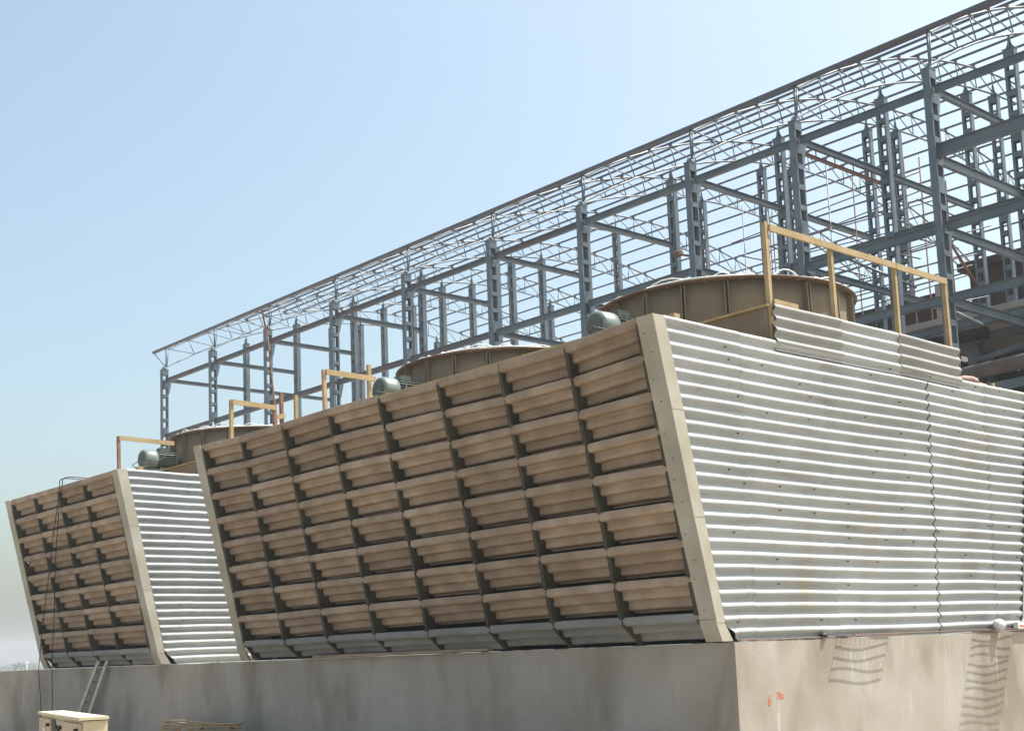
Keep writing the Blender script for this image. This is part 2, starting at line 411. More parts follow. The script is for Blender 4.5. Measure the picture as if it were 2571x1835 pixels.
    for kx in range(11):
        for kz in range(13):
            x = -0.45 + kx * 0.72 + q.uniform(-.16, .16); z = 3.611 - PITCH * (2 * kz) + q.choice((0, -PITCH)) - .035 + q.uniform(-.006, .006)
            if x < xleft(z) + .06 or x > xright(z) - .05 or z < .15 or q.random() < .5: continue
            m.tube((x, y0 - .03, z), (x, y0 - .060, z), .0075, 6)
    tag(m.build('sheet_bolt', M_black, T), kind='stuff')
    # ---- far end wall
    m = MB(); m.prism([(xleft(3.6), 3.6), (xleft(.24), .24), (0, 0), (6.62, 0), (7.5, 3.6)], 'y', yend - .02, yend + .0)
    fixn(m.build('end_wall', M_sheet, T))
    # ---- right hand louvre side, plain
    m = MB(); m.prism([(7.55, 3.62), (6.75, .24), (6.62, 0), (6.55, 0), (6.68, .24), (7.45, 3.62)], 'y', y0 + .1, yend - .1)
    fixn(m.build('side_wall', M_louvre, T))
    # ---- deck and plenum box
    m = MB(); m.box((Xo(ZT) + .03, y0 + .04, 3.575), (7.6, yend - .04, 3.607)); m.build('deck', M_wood, T)
    m = MB(); m.box((1.20, y0 + .06, 3.61), (5.60, yend - .06, 4.085)); m.build('plenum_box', M_drum, T)
    m = MB(); m.box((1.16, y0 + .03, 4.087), (5.64, yend - .03, 4.112)); m.build('plenum_lid', M_wood, T)
    # timber batten along the top of the end wall
    m = MB(); m.beam((Xo(ZT) + .25, y0 + .05, 3.63), (1.2, y0 + .05, 3.64), .07, .05); m.build('timber_edge', M_wood, T)
    m = MB(); m.box((-.62, y0 + .02, 3.668), (-.52, y0 + .1, 3.73)); m.build('timber_block', M_wood, T)
    # three raised sheets in front of the plenum box
    for i, (a, c_, mm) in enumerate(((1.19, 2.62, M_sheet_grey), (2.60, 3.98, M_sheet), (3.995, 5.60, M_sheet_grey))):
        o = corr_sheet(a, c_, 4.105, 4 if i == 1 else 4, y0, nx=7, seed=sid + i + 50, yoff=-.016 - (0 if i == 1 else .006))
        ob = o.build('upper_cladding_sheet', mm, T)
        if i != 1: ob['label'] = 'greyer raised cladding sheet'
    return T

def rd1(y):
    P = [(0.18, .015), (1.38, -.055), (2.58, -.07), (3.82, -.05), (5.15, -.02), (6.41, -.012), (7.68, -.03), (8.92, -.04), (10.22, 0)]
    for (a, va), (b_, vb) in zip(P[:-1], P[1:]):
        if y <= b_: return va + (vb - va) * max(0, (y - a)) / (b_ - a)
    return 0.0
E1 = [0.18, 1.38, 2.58, 3.82, 5.15, 6.41, 7.68, 8.92, 10.20]
E2 = [13.62, 14.98, 16.17, 17.40, 18.62]
T1 = tower(0.0, E1, 10.38, 'cooling_tower', 'large two-fan cooling tower with tan louvres and white corrugated end wall', rd1)
T2 = tower(13.42, E2, 18.80, 'cooling_tower', 'smaller single-fan cooling tower at the far left of the basin', lambda y: 0.0)

# ------------------------------------------------------------------ fan stacks, guards, motors
def fan_stack(cy, label):
    cx, r, z0, z1 = 3.62, 1.85, 4.112, 4.93
    F = empty('fan_stack', (cx, cy, z0), label, 'fan stack', 'fan stacks on the cooling towers')
    n = 20; step = 360 / n
    for i in range(n):
        a0 = i * step + 4; m = MB()
        m.lathe([(r + .05, 0), (r + .015, .25), (r, .5), (r + .01, z1 - z0), (r - .012, z1 - z0), (r - .022, .5), (r - .007, .25), (r + .028, 0)],
                (cx, cy, z0), 'z', 5, a0 - .03, a0 + step + .03)
        m.build('stack_panel', M_drum, F)
        m = MB()
        for s_ in (-1, 1):
            t = R(a0) + s_ * .012; c, s = math.cos(t), math.sin(t); tx, ty = -s * .007, c * .007
            P = [(r + .045, 0), (r + .012, .25), (r, .5), (r + .008, z1 - z0 - .02), (r + .085, z1 - z0 - .02), (r + .085, .5), (r + .10, .25), (r + .13, 0)]
            v1 = [(cx + q_ * c + tx, cy + q_ * s + ty, z0 + h) for q_, h in P]; v2 = [(cx + q_ * c - tx, cy + q_ * s - ty, z0 + h) for q_, h in P]
            k = len(P); m.add(v1 + v2, [(0, 1, 6, 7), (1, 2, 5, 6), (2, 3, 4, 5), (7 + k, 6 + k, 1 + k, k), (6 + k, 5 + k, 2 + k, 1 + k), (5 + k, 4 + k, 3 + k, 2 + k)] +
                              [(j, (j + 1) % k, k + (j + 1) % k, k + j) for j in range(k)])
        fixn(m.build('panel_flange', M_drum, F))
    m = MB(); m.lathe([(r - .02, z1 - z0), (r + .11, z1 - z0), (r + .12, z1 - z0 + .012), (r + .11, z1 - z0 + .03), (r - .02, z1 - z0 + .03), (r - .02, z1 - z0)], (cx, cy, z0), 'z', 72)
    m.build('stack_rim', M_rim, F)
    m = MB(); m.lathe([(r + .16, 0), (r + .16, .02), (r - .02, .02), (r - .02, 0)], (cx, cy, z0), 'z', 72); m.build('base_ring', M_rim, F)
    # guard: rings and spokes, a little crooked
    m = MB(); q = random.Random(int(cy * 10)); zt = z1 + .06
    for rr_, hh in ((r, 0), (1.55, .05), (1.2, .08), (.85, .10), (.5, .12)):
        m.path([(cx + rr_ * math.cos(t), cy + rr_ * math.sin(t), zt + hh + .012 * math.sin(5 * t + cy)) for t in [R(a) for a in range(0, 365, 8)]], .012, 5)
    for a in range(0, 360, 15):
        t = R(a + q.uniform(-3, 3)); m.path([(cx + (r + .02) * math.cos(t), cy + (r + .02) * math.sin(t), zt - .06), (cx + (r - .05) * math.cos(t), cy + (r - .05) * math.sin(t), zt + .03), (cx + 1.25 * math.cos(t), cy + 1.25 * math.sin(t), zt + .08), (cx + .3 * math.cos(t), cy + .3 * math.sin(t), zt + .13)], .011, 5)
    for a in range(0, 360, 18):   # loops of loose binding wire on the rim
        t = R(a + q.uniform(-6, 6)); h = q.uniform(.05, .13); w_ = q.uniform(.08, .22)
        m.path([(cx + (r - .04) * math.cos(t + s_ * w_), cy + (r - .04) * math.sin(t + s_ * w_), zt - .03 + h * (1 - s_ * s_)) for s_ in (-1, -.6, -.2, .2, .6, 1)], .010, 5)
    tag(m.build('wire_guard', M_guard, F), kind='stuff')
    # hub and blades
    m = MB(); m.lathe([(0, .42), (.22, .42), (.26, .36), (.26, .2), (0, .2)], (cx, cy, z0), 'z', 20); m.build('fan_hub', M_steel, F)
    for i in range(6):
        t = R(i * 60 + 20); m = MB(); c, s = math.cos(t), math.sin(t)
        m.add([(cx + a_ * c - b_ * s, cy + a_ * s + b_ * c, z0 + .3 + b_ * k_ + d_) for d_ in (0, .015) for a_, b_, k_ in ((.24, -.09, .5), (.24, .09, .5), (1.74, .16, .3), (1.74, -.16, .3))],
              [(0, 1, 2, 3), (7, 6, 5, 4), (0, 4, 5, 1), (1, 5, 6, 2), (2, 6, 7, 3), (3, 7, 4, 0)])
        m.build('fan_blade', M_guard, F)
    return F
fan_stack(2.65, 'brown ribbed fan stack nearest the white end wall')
fan_stack(7.65, 'brown ribbed fan stack in the middle, half hidden by the louvre top')
fan_stack(16.20, 'brown ribbed fan stack on the small tower at far left')

def motor(cy, label):
    zc = 4.34; x0 = .79; D = empty('fan_motor', (1.2, cy, 3.61), label, 'electric motor', 'fan motors on the cooling towers')
    m = MB(); m.lathe([(0, 0), (.12, 0), (.19, .012), (.215, .05), (.22, .22), (.218, .30), (.19, .305)], (x0, cy, zc), 'x', 28)
    cap = m.build('fan_cover', M_motor_cap, D)
    m = MB()
    for k in range(5): m.lathe([(.03 + .03 * k, -.004), (.042 + .03 * k, -.004)], (x0, cy, zc), 'x', 20)
    tag(m.build('air_grille', M_black, cap), kind='stuff')
    m = MB(); m.lathe([(0, .30), (.19, .30), (.19, .72), (.205, .725), (.205, .77), (.14, .80), (.06, .83), (0, .83)], (x0, cy, zc), 'x', 28)
    body = m.build('motor_body', M_motor, D)
    m = MB()
    for k in range(26):
        t = 2 * math.pi * k / 26
        if math.sin(t) < -.8: continue
        c, s = math.cos(t), math.sin(t)
        m.beam((x0 + .32, cy + .205 * c, zc + .205 * s), (x0 + .70, cy + .205 * c, zc + .205 * s), .006, .04, (0, c, s))
    tag(m.build('cooling_rib', M_motor, body), kind='stuff')
    m = MB(); m.box((x0 + .40, cy - .09, zc + .18), (x0 + .62, cy + .09, zc + .27)); m.build('terminal_box', M_motor, D)
    m = MB(); m.lathe([(0, .82), (.025, .82), (.025, .90), (.07, .90), (.07, .96), (.025, .96), (.025, 1.02), (0, 1.02)], (x0, cy, zc), 'x', 14); m.build('drive_shaft', M_rust, D)
    m = MB()
    for s_ in (-1, 1):
        m = MB(); m.box((x0 + .34, cy + s_ * .15 - .03, zc - .23), (x0 + .70, cy + s_ * .15 + .03, zc - .17)); m.build('motor_foot', M_motor, D)
    m = MB(); m.box((x0 + .1, cy - .26, zc - .262), (x0 + 1.0, cy + .26, zc - .235)); m.build('base_plate', M_motor_cap, D)
    for s_ in (-1, 1):
        m = MB(); m.box((x0 + .1, cy + s_ * .22 - .03, zc - .33), (x0 + 1.0, cy + s_ * .22 + .03, zc - .263)); m.build('base_rail', M_motor_cap, D)
        m = MB(); m.box((x0 + .14, cy + s_ * .22 - .03, 3.61), (x0 + .20, cy + s_ * .22 + .03, zc - .331)); m.build('base_leg', M_motor_cap, D)
    m = MB(); m.path([(x0 + .5, cy - .1, zc + .2), (x0 + .4, cy - .25, zc + .02), (x0 + .1, cy - .28, zc - .13), (x0 - .2, cy - .24, zc - .10), (x0 - .3, cy - .2, zc - .17), (x0 - .2, cy - .2, zc - .25), (x0 + .1, cy - .2, zc - .28)], .012, 6)
    m.build('motor_cable', M_black, D)
    return D
motor(2.65, 'green fan motor peeping over the louvre top beside the nearest fan stack')
motor(7.65, 'green fan motor at the left foot of the middle fan stack')
motor(16.20, 'green fan motor with black cable loop on the small far tower')

# ------------------------------------------------------------------ timber railings
def railing(label, posts, rails, base, mats=None, pw=.055):
    xs_ = [p[0] for p in posts]; G = empty('guard_rail', (sum(xs_) / len(xs_), posts[0][1], base), label, 'railing')
    for i, (x, y, za, zb) in enumerate(posts):
        m = MB(); lx = rnd.uniform(-.02, .02); m.beam((x, y, za), (x + lx, y, zb), pw, pw * 1.1, (0, 1, 0))
        m.build('post', (mats or {}).get(i, M_wood), G)
    for a, c_ in rails:
        m = MB(); m.beam(a, c_, .03, .085); m.build('rail', M_wood, G)
    return G
railing('timber guard rail with four posts above the white end wall',
        [(1.24, .05, 3.62, 5.17), (2.64, .05, 4.0, 5.16), (4.16, .05, 4.0, 5.16), (5.52, .05, 4.0, 5.16)],
        [((1.27, .008, 5.10), (2.66, .008, 5.10)), ((2.66, .012, 5.10), (4.15, .012, 5.105)), ((4.15, .008, 5.10), (5.50, .008, 5.10)),
         ((1.26, .0, 4.135), (1.75, .0, 4.135))], 3.61)
railing('short timber rail at the far left end of the large tower',
        [(-.51, 10.15, 3.61, 4.46), (.36, 10.15, 3.61, 4.48), (.57, 10.25, 3.61, 4.71), (.86, 10.25, 3.61, 4.70)],
        [((-.51, 10.11, 4.42), (.36, 10.11, 4.40)), ((.40, 10.2, 4.24), (.60, 10.2, 4.30)), ((.9, 10.2, 4.12), (1.3, 10.2, 4.10))], 3.61, {1: M_wood_dark, 2: M_wood_dark})
railing('short timber rail between the middle and far fan stacks',
        [(-.45, 7.36, 3.61, 4.47), (.43, 7.40, 3.61, 4.66)], [((-.45, 7.32, 4.43), (.50, 7.32, 4.42))], 3.61)
railing('brown timber rail beside the motor on the small tower',
        [(-.60, 14.3, 3.61, 4.43)], [((-.62, 14.27, 4.40), (.55, 14.27, 4.38)), ], 3.61, {0: M_wood_dark})

# ------------------------------------------------------------------ things on and by the basin wall
def wire_mesh(x0, x1, o, step, label, seed):
    q = random.Random(seed); m = MB(); r = .0055
    nb = int(round(o / step))
    for i in range(nb + 1):
        y = -.07 - o * i / nb; ph = q.uniform(0, 3)
        m.path([(x0 + (x1 - x0) * t + 0, y + .009 * math.sin(ph + 5 * t) + (x1 - x0) * 0, .004) for t in [k / 8 for k in range(9)]], r, 5)
    k = int((x1 - x0) / .1)
    for i in range(k + 1):
        x = x0 + (x1 - x0) * i / k; m.path([(x, -.055, .004 + r), (x, -.07 - o * .5, .004 + r), (x, -.07 - o, .004 + r)], .006, 4)
    ob = m.build('wire_mesh', M_wire); tag(ob, label, 'wire mesh'); return ob
wire_mesh(2.0, 3.15, .150, .034, 'shorter strip of rusty wire mesh jutting over the sunny wall top', 1)
wire_mesh(5.28, 6.40, .40, .031, 'longer strip of rusty wire mesh jutting over the wall top at far right', 2)
for (a, c_, r, lab) in (((.12, -.058, .002), (2.6, -.056, .004), .011, 'long rusty bar lying on the wall top from the corner'),
                        ((2.4, -.056, .018), (6.9, -.060, .030), .012, 'rusty bar lying on the wall top between the two wire meshes')):
    m = MB(); m.path([Vector(a).lerp(Vector(c_), t) + Vector((0, .01 * math.sin(9 * t), .003 * math.sin(14 * t))) for t in [k / 12 for k in range(13)]], r, 6)
    tag(m.build('steel_bar', M_wire), lab, 'bar')
m = MB(); q = random.Random(9)
m.lathe([(0, -.085), (.05, -.08), (.085, -.03), (.09, .02), (.065, .065), (0, .085)], (5.93, -.12, .09), 'z', 14)
m.v = [(x + q.uniform(-.010, .010), y + q.uniform(-.01, .01), z + q.uniform(-.010, .010)) for x, y, z in m.v]
tag(m.build('plastic_bag', M_white), 'small round white plastic bag on the wall top', 'bag')
m = MB(); m.box((6.47, -.13, .03), (6.95, -.055, .12)); wb = m.build('white_box', M_white)
tag(wb, 'white box on the wall top at the right edge', 'box')
m = MB(); m.box((6.5, -.136, .06), (6.9, -.131, .08)); m.build('red_stripe', M_red, wb)
m = MB(); m.lathe([(0, -.03), (.05, -.025), (.06, 0), (.03, .03), (0, .035)], (1.72, -.065, .03), 'z', 8)
tag(m.build('dark_rag', M_black), 'small dark rag on the sunny wall top', 'rag')
# dark plank at the foot of the louvres
m = MB(); m.beam((-.03, 4.1, .02), (-.03, 8.4, .02), .12, .035); tag(m.build('wooden_plank', M_louvre), 'long grey plank along the wall top below the louvres', 'plank')

# cable tray leaning on the shaded wall
TR = empty('cable_tray', (-.35, 16.75, GZ), 'pale steel cable tray leaning against the shaded wall near the cabinet', 'cable tray')
rl = ((Vector((-.07, 16.30, .18)), Vector((-.30, 17.42, GZ))), (Vector((-.07, 15.89, .19)), Vector((-.30, 16.86, GZ))))
for a, c_ in rl:
    m = MB(); m.beam(a, c_, .10, .03, (1, 0, 0)); m.build('side_rail', M_galv, TR)
for i in range(8):
    t = .16 + i * .11; a = rl[0][0].lerp(rl[0][1], t); c_ = rl[1][0].lerp(rl[1][1], t)
    m = MB(); m.beam(a + Vector((.03, 0, 0)), c_ + Vector((.03, 0, 0)), .05, .012, (1, 0, 0)); m.build('rung', M_steel, TR)

# two black cables hanging from the small tower down to the cabinet
def cable(pts, label, r=.009):
    m = MB(); P = [Vector(p) for p in pts]; out = []
    for i in range(len(P) - 1):
        p0 = P[max(i - 1, 0)]; p1 = P[i]; p2 = P[i + 1]; p3 = P[min(i + 2, len(P) - 1)]
        for k in range(6):
            t = k / 6; out.append(.5 * ((2 * p1) + (p2 - p0) * t + (2 * p0 - 5 * p1 + 4 * p2 - p3) * t * t + (3 * p1 - p0 - 3 * p2 + p3) * t ** 3))
    out.append(P[-1]); m.path(out, r, 6); tag(m.build('power_cable', M_black), label, 'cable', 'cables hanging from the small tower')
cable([(.4, 15.2, 3.66), (-.6, 15.4, 3.70), (-1.19, 15.56, 3.72), (-1.17, 15.76, 3.56), (-1.08, 16.10, 3.16), (-.98, 16.5, 2.72), (-.82, 17.08, 2.03), (-.64, 17.75, 1.24), (-.41, 18.57, .19), (-.35, 18.73, -.18), (-.35, 18.6, -.86), (-.4, 18.55, -1.64)], 'left black cable hanging down from the small tower louvres')
cable([(.4, 15.0, 3.66), (-.6, 15.25, 3.71), (-1.18, 15.42, 3.73), (-1.17, 15.65, 3.55), (-1.08, 15.99, 3.18), (-.86, 16.68, 2.22), (-.63, 17.27, 1.21), (-.42, 17.86, .29), (-.35, 18.03, -.19), (-.35, 18.01, -.86), (-.4, 18.0, -1.64)], 'right black cable hanging down from the small tower louvres')

# electrical cabinet (own frame: u along the doors, v into depth)
CP = Vector((-7.57, .10, 0)); ca = 1.325; U = Vector((math.cos(ca), math.sin(ca), 0)); V = Vector((math.sin(ca), -math.cos(ca), 0))
CL, CD, CT = 2.08, .20, -.388
CB = empty('electrical_cabinet', (CP.x, CP.y, GZ), 'cream steel electrical cabinet standing in front of the shaded wall', 'cabinet')
def cbox(m, u0, u1, v0, v1, z0, z1):
    vs = [CP + U * u + V * v + Vector((0, 0, z)) for z in (z0, z1) for u, v in ((u0, v0), (u1, v0), (u1, v1), (u0, v1))]
    m.add(vs, [(0, 3, 2, 1), (4, 5, 6, 7), (0, 1, 5, 4), (1, 2, 6, 5), (2, 3, 7, 6), (3, 0, 4, 7)])
def cpart(name, mm, boxes, parent=None):
    m = MB()
    for q_ in boxes: cbox(m, *q_)
    return fixn(m.build(name, mm, parent or CB))
cpart('cabinet_body', M_cab, [(0.02, CL, .02, CD, GZ + .1, CT - .03)])
cpart('cabinet_roof', M_cab, [(-.01, CL + .02, -.012, CD + .006, CT - .022, CT)])
cpart('cabinet_plinth', M_black, [(.04, CL - .02, .04, CD - .02, GZ, GZ + .098)])
doors = [(.03, .80, M_cabface), (1.42, 2.07, M_cabface)]
for a, c_, mm in doors:
    d = cpart('cabinet_door', mm, [(a, c_, -.004, .018, GZ + .12, CT - .05)])
    u = (a + c_) / 2
    cpart('door_window', M_glass, [(u - .06, u + .06, -.010, -.005, CT - .27, CT - .13)], d)
    cpart('door_lock', M_black, [(a + .07, a + .12, -.03, -.005, CT - .11, CT - .085)], d)
cpart('inner_panel', M_cabface, [(.84, 1.22, .010, .019, GZ + .12, CT - .05)])
cpart('door_gap', M_black, [(1.24, 1.40, .008, .019, GZ + .12, CT - .05)])
for i in range(3): cpart('indicator', M_black, [(.95 + i * .09, .98 + i * .09, -.01, .009, CT - .12 - (i % 2) * .02, CT - .09 - (i % 2) * .02)])
cpart('meter', M_drum, [(.98, 1.10, 0, .009, CT - .33, CT - .18)])
for i in range(4):
    cpart('vent_louvre', M_cab, [(-.004, .019, .07, .15, CT - .12 - i * .055, CT - .10 - i * .055)])
# bamboo mat lying against the wall foot
BM = empty('bamboo_mat', (-1.2, 12.0, GZ), 'rolled stack of thin bamboo sticks at the foot of the shaded wall', 'bamboo')
q = random.Random(4)
for i in range(26):
    m = MB(); z = -1.0 - i * .024 + q.uniform(-.01, .01); x = -.55 - .012 * i + q.uniform(-.03, .03)
    y = 9.75 + q.uniform(-.1, .15); m.path([(x, y + 2.75 * t, z + .035 * math.sin(math.pi * t) * q.uniform(-1.6, .6)) for t in (0, .25, .5, .75, 1)], .013, 5)
    m.build('stick', M_wood, BM)
for y in (10.2, 11.2, 12.0):
    m = MB(); m.beam((-1.0, y, GZ), (-.46, y, -1.05), .05, .05, (0, 1, 0)); m.build('timber_rest', M_wood_dark, BM)

# ------------------------------------------------------------------ steel hall frame
HALL = empty('steel_hall_frame', (35.3, 28.0, GZ), 'unclad blue grey steel hall frame with arched roof trusses behind the towers', 'steel frame')
YS = [52.8, 47.66, 42.45, 36.95, 31.72, 26.40, 21.53, 16.53, 12.42, 7.95, 3.6]
XA, XB_, XC, XD, XE = 24.94, 30.65, 32.73, 38.55, 50.6
AC = (35.33, -9.47, 30.11); BC = (35.6, -10.4, 30.4)
def ztop(x): return AC[1] + math.sqrt(AC[2] ** 2 - (x - AC[0]) ** 2)
def zbot(x):
    return BC[1] + math.sqrt(BC[2] ** 2 - (min(x, 2 * BC[0] - x) - BC[0]) ** 2) if False else (-10.36 + math.sqrt(30.35 ** 2 - (x - 35.33) ** 2))
bat_count = 0
batt = {}
def bmesh_get(key, fn):
    if key not in batt: batt[key] = fn()
    return batt[key]
def column(x, y, zt, kind, full):
    """kind 'front': battens on the +-Y faces ; 'side': battens on the +-X faces"""
    wx, wy = (.37, .21) if kind == 'front' else (.22, .35)
    c = empty('column', (x, y, GZ)); c.parent = HALL; c.location = Vector((x, y, GZ)) - WL[HALL.name]
    for s in (-1, 1):
        # channel section: web on the outside, flanges turned in
        h_, k_ = (wx / 2, wy / 2) if kind == 'front' else (wy / 2, wx / 2)
        pol = [(s * h_, -k_), (s * (h_ - .062), -k_), (s * (h_ - .062), -k_ + .011), (s * (h_ - .011), -k_ + .011), (s * (h_ - .011), k_ - .011), (s * (h_ - .062), k_ - .011), (s * (h_ - .062), k_), (s * h_, k_)]
        pol = [(x + a, y + b_) if kind == 'front' else (x + b_, y + a) for a, b_ in pol]
        m = MB(); m.prism(pol, 'z', GZ, zt); fixn(m.build('channel', M_steel, c))
    m = MB(); m.box((x - wx / 2 - .02, y - wy / 2 - .02, zt + .002), (x + wx / 2 + .02, y + wy / 2 + .02, zt + .025)); m.build('cap_plate', M_steel, c)
    zs = []
    z = zt - .14
    zs.append((z, .26)); z -= .62
    ref = [14.8, 11.85]
    while z > 1.0:
        h = .16
        if any(abs(z - r_) < .3 for r_ in ref): h = .46
        zs.append((z, h)); z -= .64
    def bm(h, sides=(-1, 1)):
        mb = MB()
        for t in sides:
            if kind == 'front': yy = t * (wy / 2 + .005); mb.box((-wx / 2 + .012, yy - .005, -h / 2), (wx / 2 - .012, yy + .005, h / 2))
            else: xx = t * (wx / 2 + .005); mb.box((xx - .005, -wy / 2 + .012, -h / 2), (xx + .005, wy / 2 - .012, h / 2))
        return mb
    if full:
        for z, h in zs:
            me = bmesh_get((kind, h), lambda: bm(h, (-1,)).mesh('batten', M_steel, (0, 0, 0)))
            put('batten', me, (x, y, z), c)
        mb = MB()
        for z, h in zs:
            b2 = bm(h, (1,)); mb.add([(p[0] + x, p[1] + y, p[2] + z) for p in b2.v], b2.f)
        tag(mb.build('rear_batten', M_steel, c), kind='stuff')
    else:
        mb = MB()
        for z, h in zs:
            b2 = bm(h); mb.add([(p[0] + x, p[1] + y, p[2] + z) for p in b2.v], b2.f)
        tag(mb.build('batten', M_steel, c), kind='stuff')
    # pointed gusset
    if kind == 'front':
        P = [(-.17, 0), (.17, 0), (.15, .08), (.08, .16), (0, .19), (-.08, .16), (-.15, .08)]; Q = [(a * .6, b_) for a, b_ in P]
        mb = MB(); mb.prism([(x + a, zt + .025 + b_) for a, b_ in P], 'y', y - .012, y + .012)
    else:
        Q = [(-.15, 0), (.15, 0), (.06, .18), (.03, .42), (-.03, .42), (-.06, .18)]
        P = [(-.12, 0), (.12, 0), (.10, .2), (0, .38), (-.10, .2)]
        mb = MB(); mb.prism([(x + a, zt + .025 + b_) for a, b_ in P], 'y', y - .012, y + .012)
    fixn(mb.build('head_gusset', M_steel, c))
    mb = MB(); mb.prism([(y + a, zt + .025 + b_) for a, b_ in Q], 'x', x - .012, x + .012); fixn(mb.build('head_gusset', M_steel, c))
    return c
for i, y in enumerate(YS):
    column(20.0, y, 15.40, 'front', i < 10)
    column(XA, y, 17.45, 'side', 8 <= i < 10)
    if y not in (26.40, 21.53, 16.53) or True:
        column(XB_, y, zbot(XB_) - .47, 'side', False)
    column(XC, y, zbot(XC) - .25, 'side', False)
    if i in (0, 2, 5, 8): column(XD, y, zbot(XD) - .47, 'side', False)
    column(XE, y, 15.40, 'front', False)
# trusses
th0 = math.asin((20.25 - AC[0]) / AC[2]); th1 = -th0; NP = 25
nodes = [AC[0] + AC[2] * math.sin(th0 + (th1 - th0) * i / (NP - 1)) for i in range(NP)]
def truss(y):
    m = MB()
    T = [(x, y, ztop(x)) for x in nodes]
    Bt = [(20.15, y, 15.62)]
    for i, x in enumerate(nodes):
        if 0 < i < NP - 1:
            d = Vector((x - AC[0], 0, ztop(x) - AC[1])).normalized(); Bt.append((x - d.x * .80, y, ztop(x) - d.z * .80 ))
    Bt.append((50.5, y, 15.62))
    t = empty('roof_truss', (20.1, y, 15.6)); t.parent = HALL; t.location = Vector((20.1, y, 15.6)) - WL[HALL.name]
    m.path(T, .040, 6); m.build('top_chord', M_steel, t)
    m = MB(); m.path(Bt, .038, 6); m.build('bottom_chord', M_steel, t)
    m = MB()
    for i in range(NP):
        m.tube(T[i], Bt[i], .023, 5)
        if i < NP - 1: m.tube(T[i], Bt[i + 1], .021, 5)
    tag(m.build('web_bracing', M_steel, t), kind='stuff')
    m = MB()
    for i in range(1, NP):
        x, _, z = T[i]; m.box((x - .07, y - .05, z + .0), (x + .05, y + .05, z + .10))
    tag(m.build('purlin_cleat', M_steel_red, t), kind='stuff')
    m = MB(); m.tube((20.1, y, 15.6), (20.1, y, 16.62), .035, 8); m.build('end_post', M_steel, t)
for y in YS: truss(y)
YA, YB = 54.25, 1.5
for i, x in enumerate(nodes):
    m = MB()
    if i == 0:
        z = ztop(x); m.prism([(20.03, z + .0), (20.16, z + .0), (20.16, z + .012), (20.045, z + .012), (20.045, z + .108), (20.16, z + .108), (20.16, z + .12), (20.03, z + .12)], 'y', YB, YA)
        mm = M_steel_red
    else:
        m.beam((x, YB, ztop(x) + .13), (x, 53.1, ztop(x) + .13), .05, .075); mm = M_steel_red
    fixn(m.build('purlin', mm, HALL))
m = MB(); m.tube((20.1, 54.1, 16.55), (20.1, 52.9, 15.65), .03, 6); m.build('end_brace', M_steel, HALL)
def hbeam(p, q_, h, wd=.14, mm=None, name='beam', parent=None):
    m = MB(); p = Vector(p); q_ = Vector(q_); d = (q_ - p).normalized()
    up = Vector((0, 0, 1)); t = .012
    sd = d.cross(up).normalized(); u2 = sd.cross(d)
    P = [(-wd / 2, -h / 2), (wd / 2, -h / 2), (wd / 2, -h / 2 + t), (t / 2, -h / 2 + t), (t / 2, h / 2 - t), (wd / 2, h / 2 - t), (wd / 2, h / 2), (-wd / 2, h / 2), (-wd / 2, h / 2 - t), (-t / 2, h / 2 - t), (-t / 2, -h / 2 + t), (-wd / 2, -h / 2 + t)]
    k = len(P); m.add([p + sd * a + u2 * b_ for a, b_ in P] + [q_ + sd * a + u2 * b_ for a, b_ in P], [tuple(range(k)), tuple(range(2 * k - 1, k - 1, -1))] + [(i, (i + 1) % k, k + (i + 1) % k, k + i) for i in range(k)])
    return fixn(m.build(name, mm or M_steel, parent or HALL))
# longitudinal beams, bay by bay
for i in range(len(YS) - 1):
    a, c_ = YS[i] - .14, YS[i + 1] + .14
    hbeam((20.0, a, 14.80), (20.0, c_, 14.80), .21, mm=M_steel_red if i < 6 else M_steel, name='tie_beam')
    if YS[i] > 17: hbeam((20.0, a, 11.85), (20.0, c_, 11.85), .23, mm=M_steel_red if i < 5 else M_steel, name='tie_beam')
    if 7 < YS[i] < 13:
        for z in (10.9, 8.92): hbeam((20.0, a, z), (20.0, c_, z), .24, name='tie_beam')
    if YS[i] == 16.53: hbeam((20.0, a, 8.9), (20.0, c_, 8.9), .24, name='tie_beam')
    if YS[i] == 7.95: hbeam((20.0, a, 13.05), (20.0, c_, 13.05), .36, .2, name='tie_beam')
    if YS[i] < 17: hbeam((XA, a, 12.75), (XA, c_, 12.75), .24, name='tie_beam')
    if YS[i] < 13: hbeam((XA, a, 9.4), (XA, c_, 9.4), .24, name='tie_beam')
# cross beams
for y in YS:
    ext = y in (52.8, 16.53, 12.42, 7.95)
    hbeam((20.2, y, 14.88), (XA - .15, y, 14.88), .19, name='cross_beam')
    if ext: hbeam((XA + .15, y, 14.88), (XB_ - .15, y, 14.88), .19, name='cross_beam')
    if y < 27 and y > 13: hbeam((20.2, y, 11.88), (XA - .15, y, 11.88), .19, name='cross_beam')
    if y == 12.42:
        for z in (10.87, 8.9): hbeam((20.2, y, z), (XB_ - .15, y, z), .19, name='cross_beam')
        hbeam((20.3, y, 14.52), (24.6, y, 14.50), .10, .08, M_rust, name='cross_beam')
        for k in range(4): m = MB(); m.tube((21 + k, y, 14.54), (21 + k, y, 14.78), .02, 5); m.build('hanger', M_rust, HALL)
    if y == 7.95:
        for z, h in ((12.87, .26), (10.87, .24), (8.88, .26)): hbeam((20.2, y, z), (XB_ + 2, y, z), h, name='cross_beam')
        m = MB(); m.tube((20.2, y, 10.7), (21.9, y, 9.4), .04, 6); m.build('knee_brace', M_rust, HALL)
        m = MB(); m.tube((20.2, y, 8.6), (21.7, y, 8.45), .07, 6); m.build('knee_brace', M_steel, HALL)
m = MB(); m.tube((26, 15.5, 13.3), (26.5, 12.6, 11.4), .05, 6); m.build('diagonal_brace', M_steel_red, HALL)
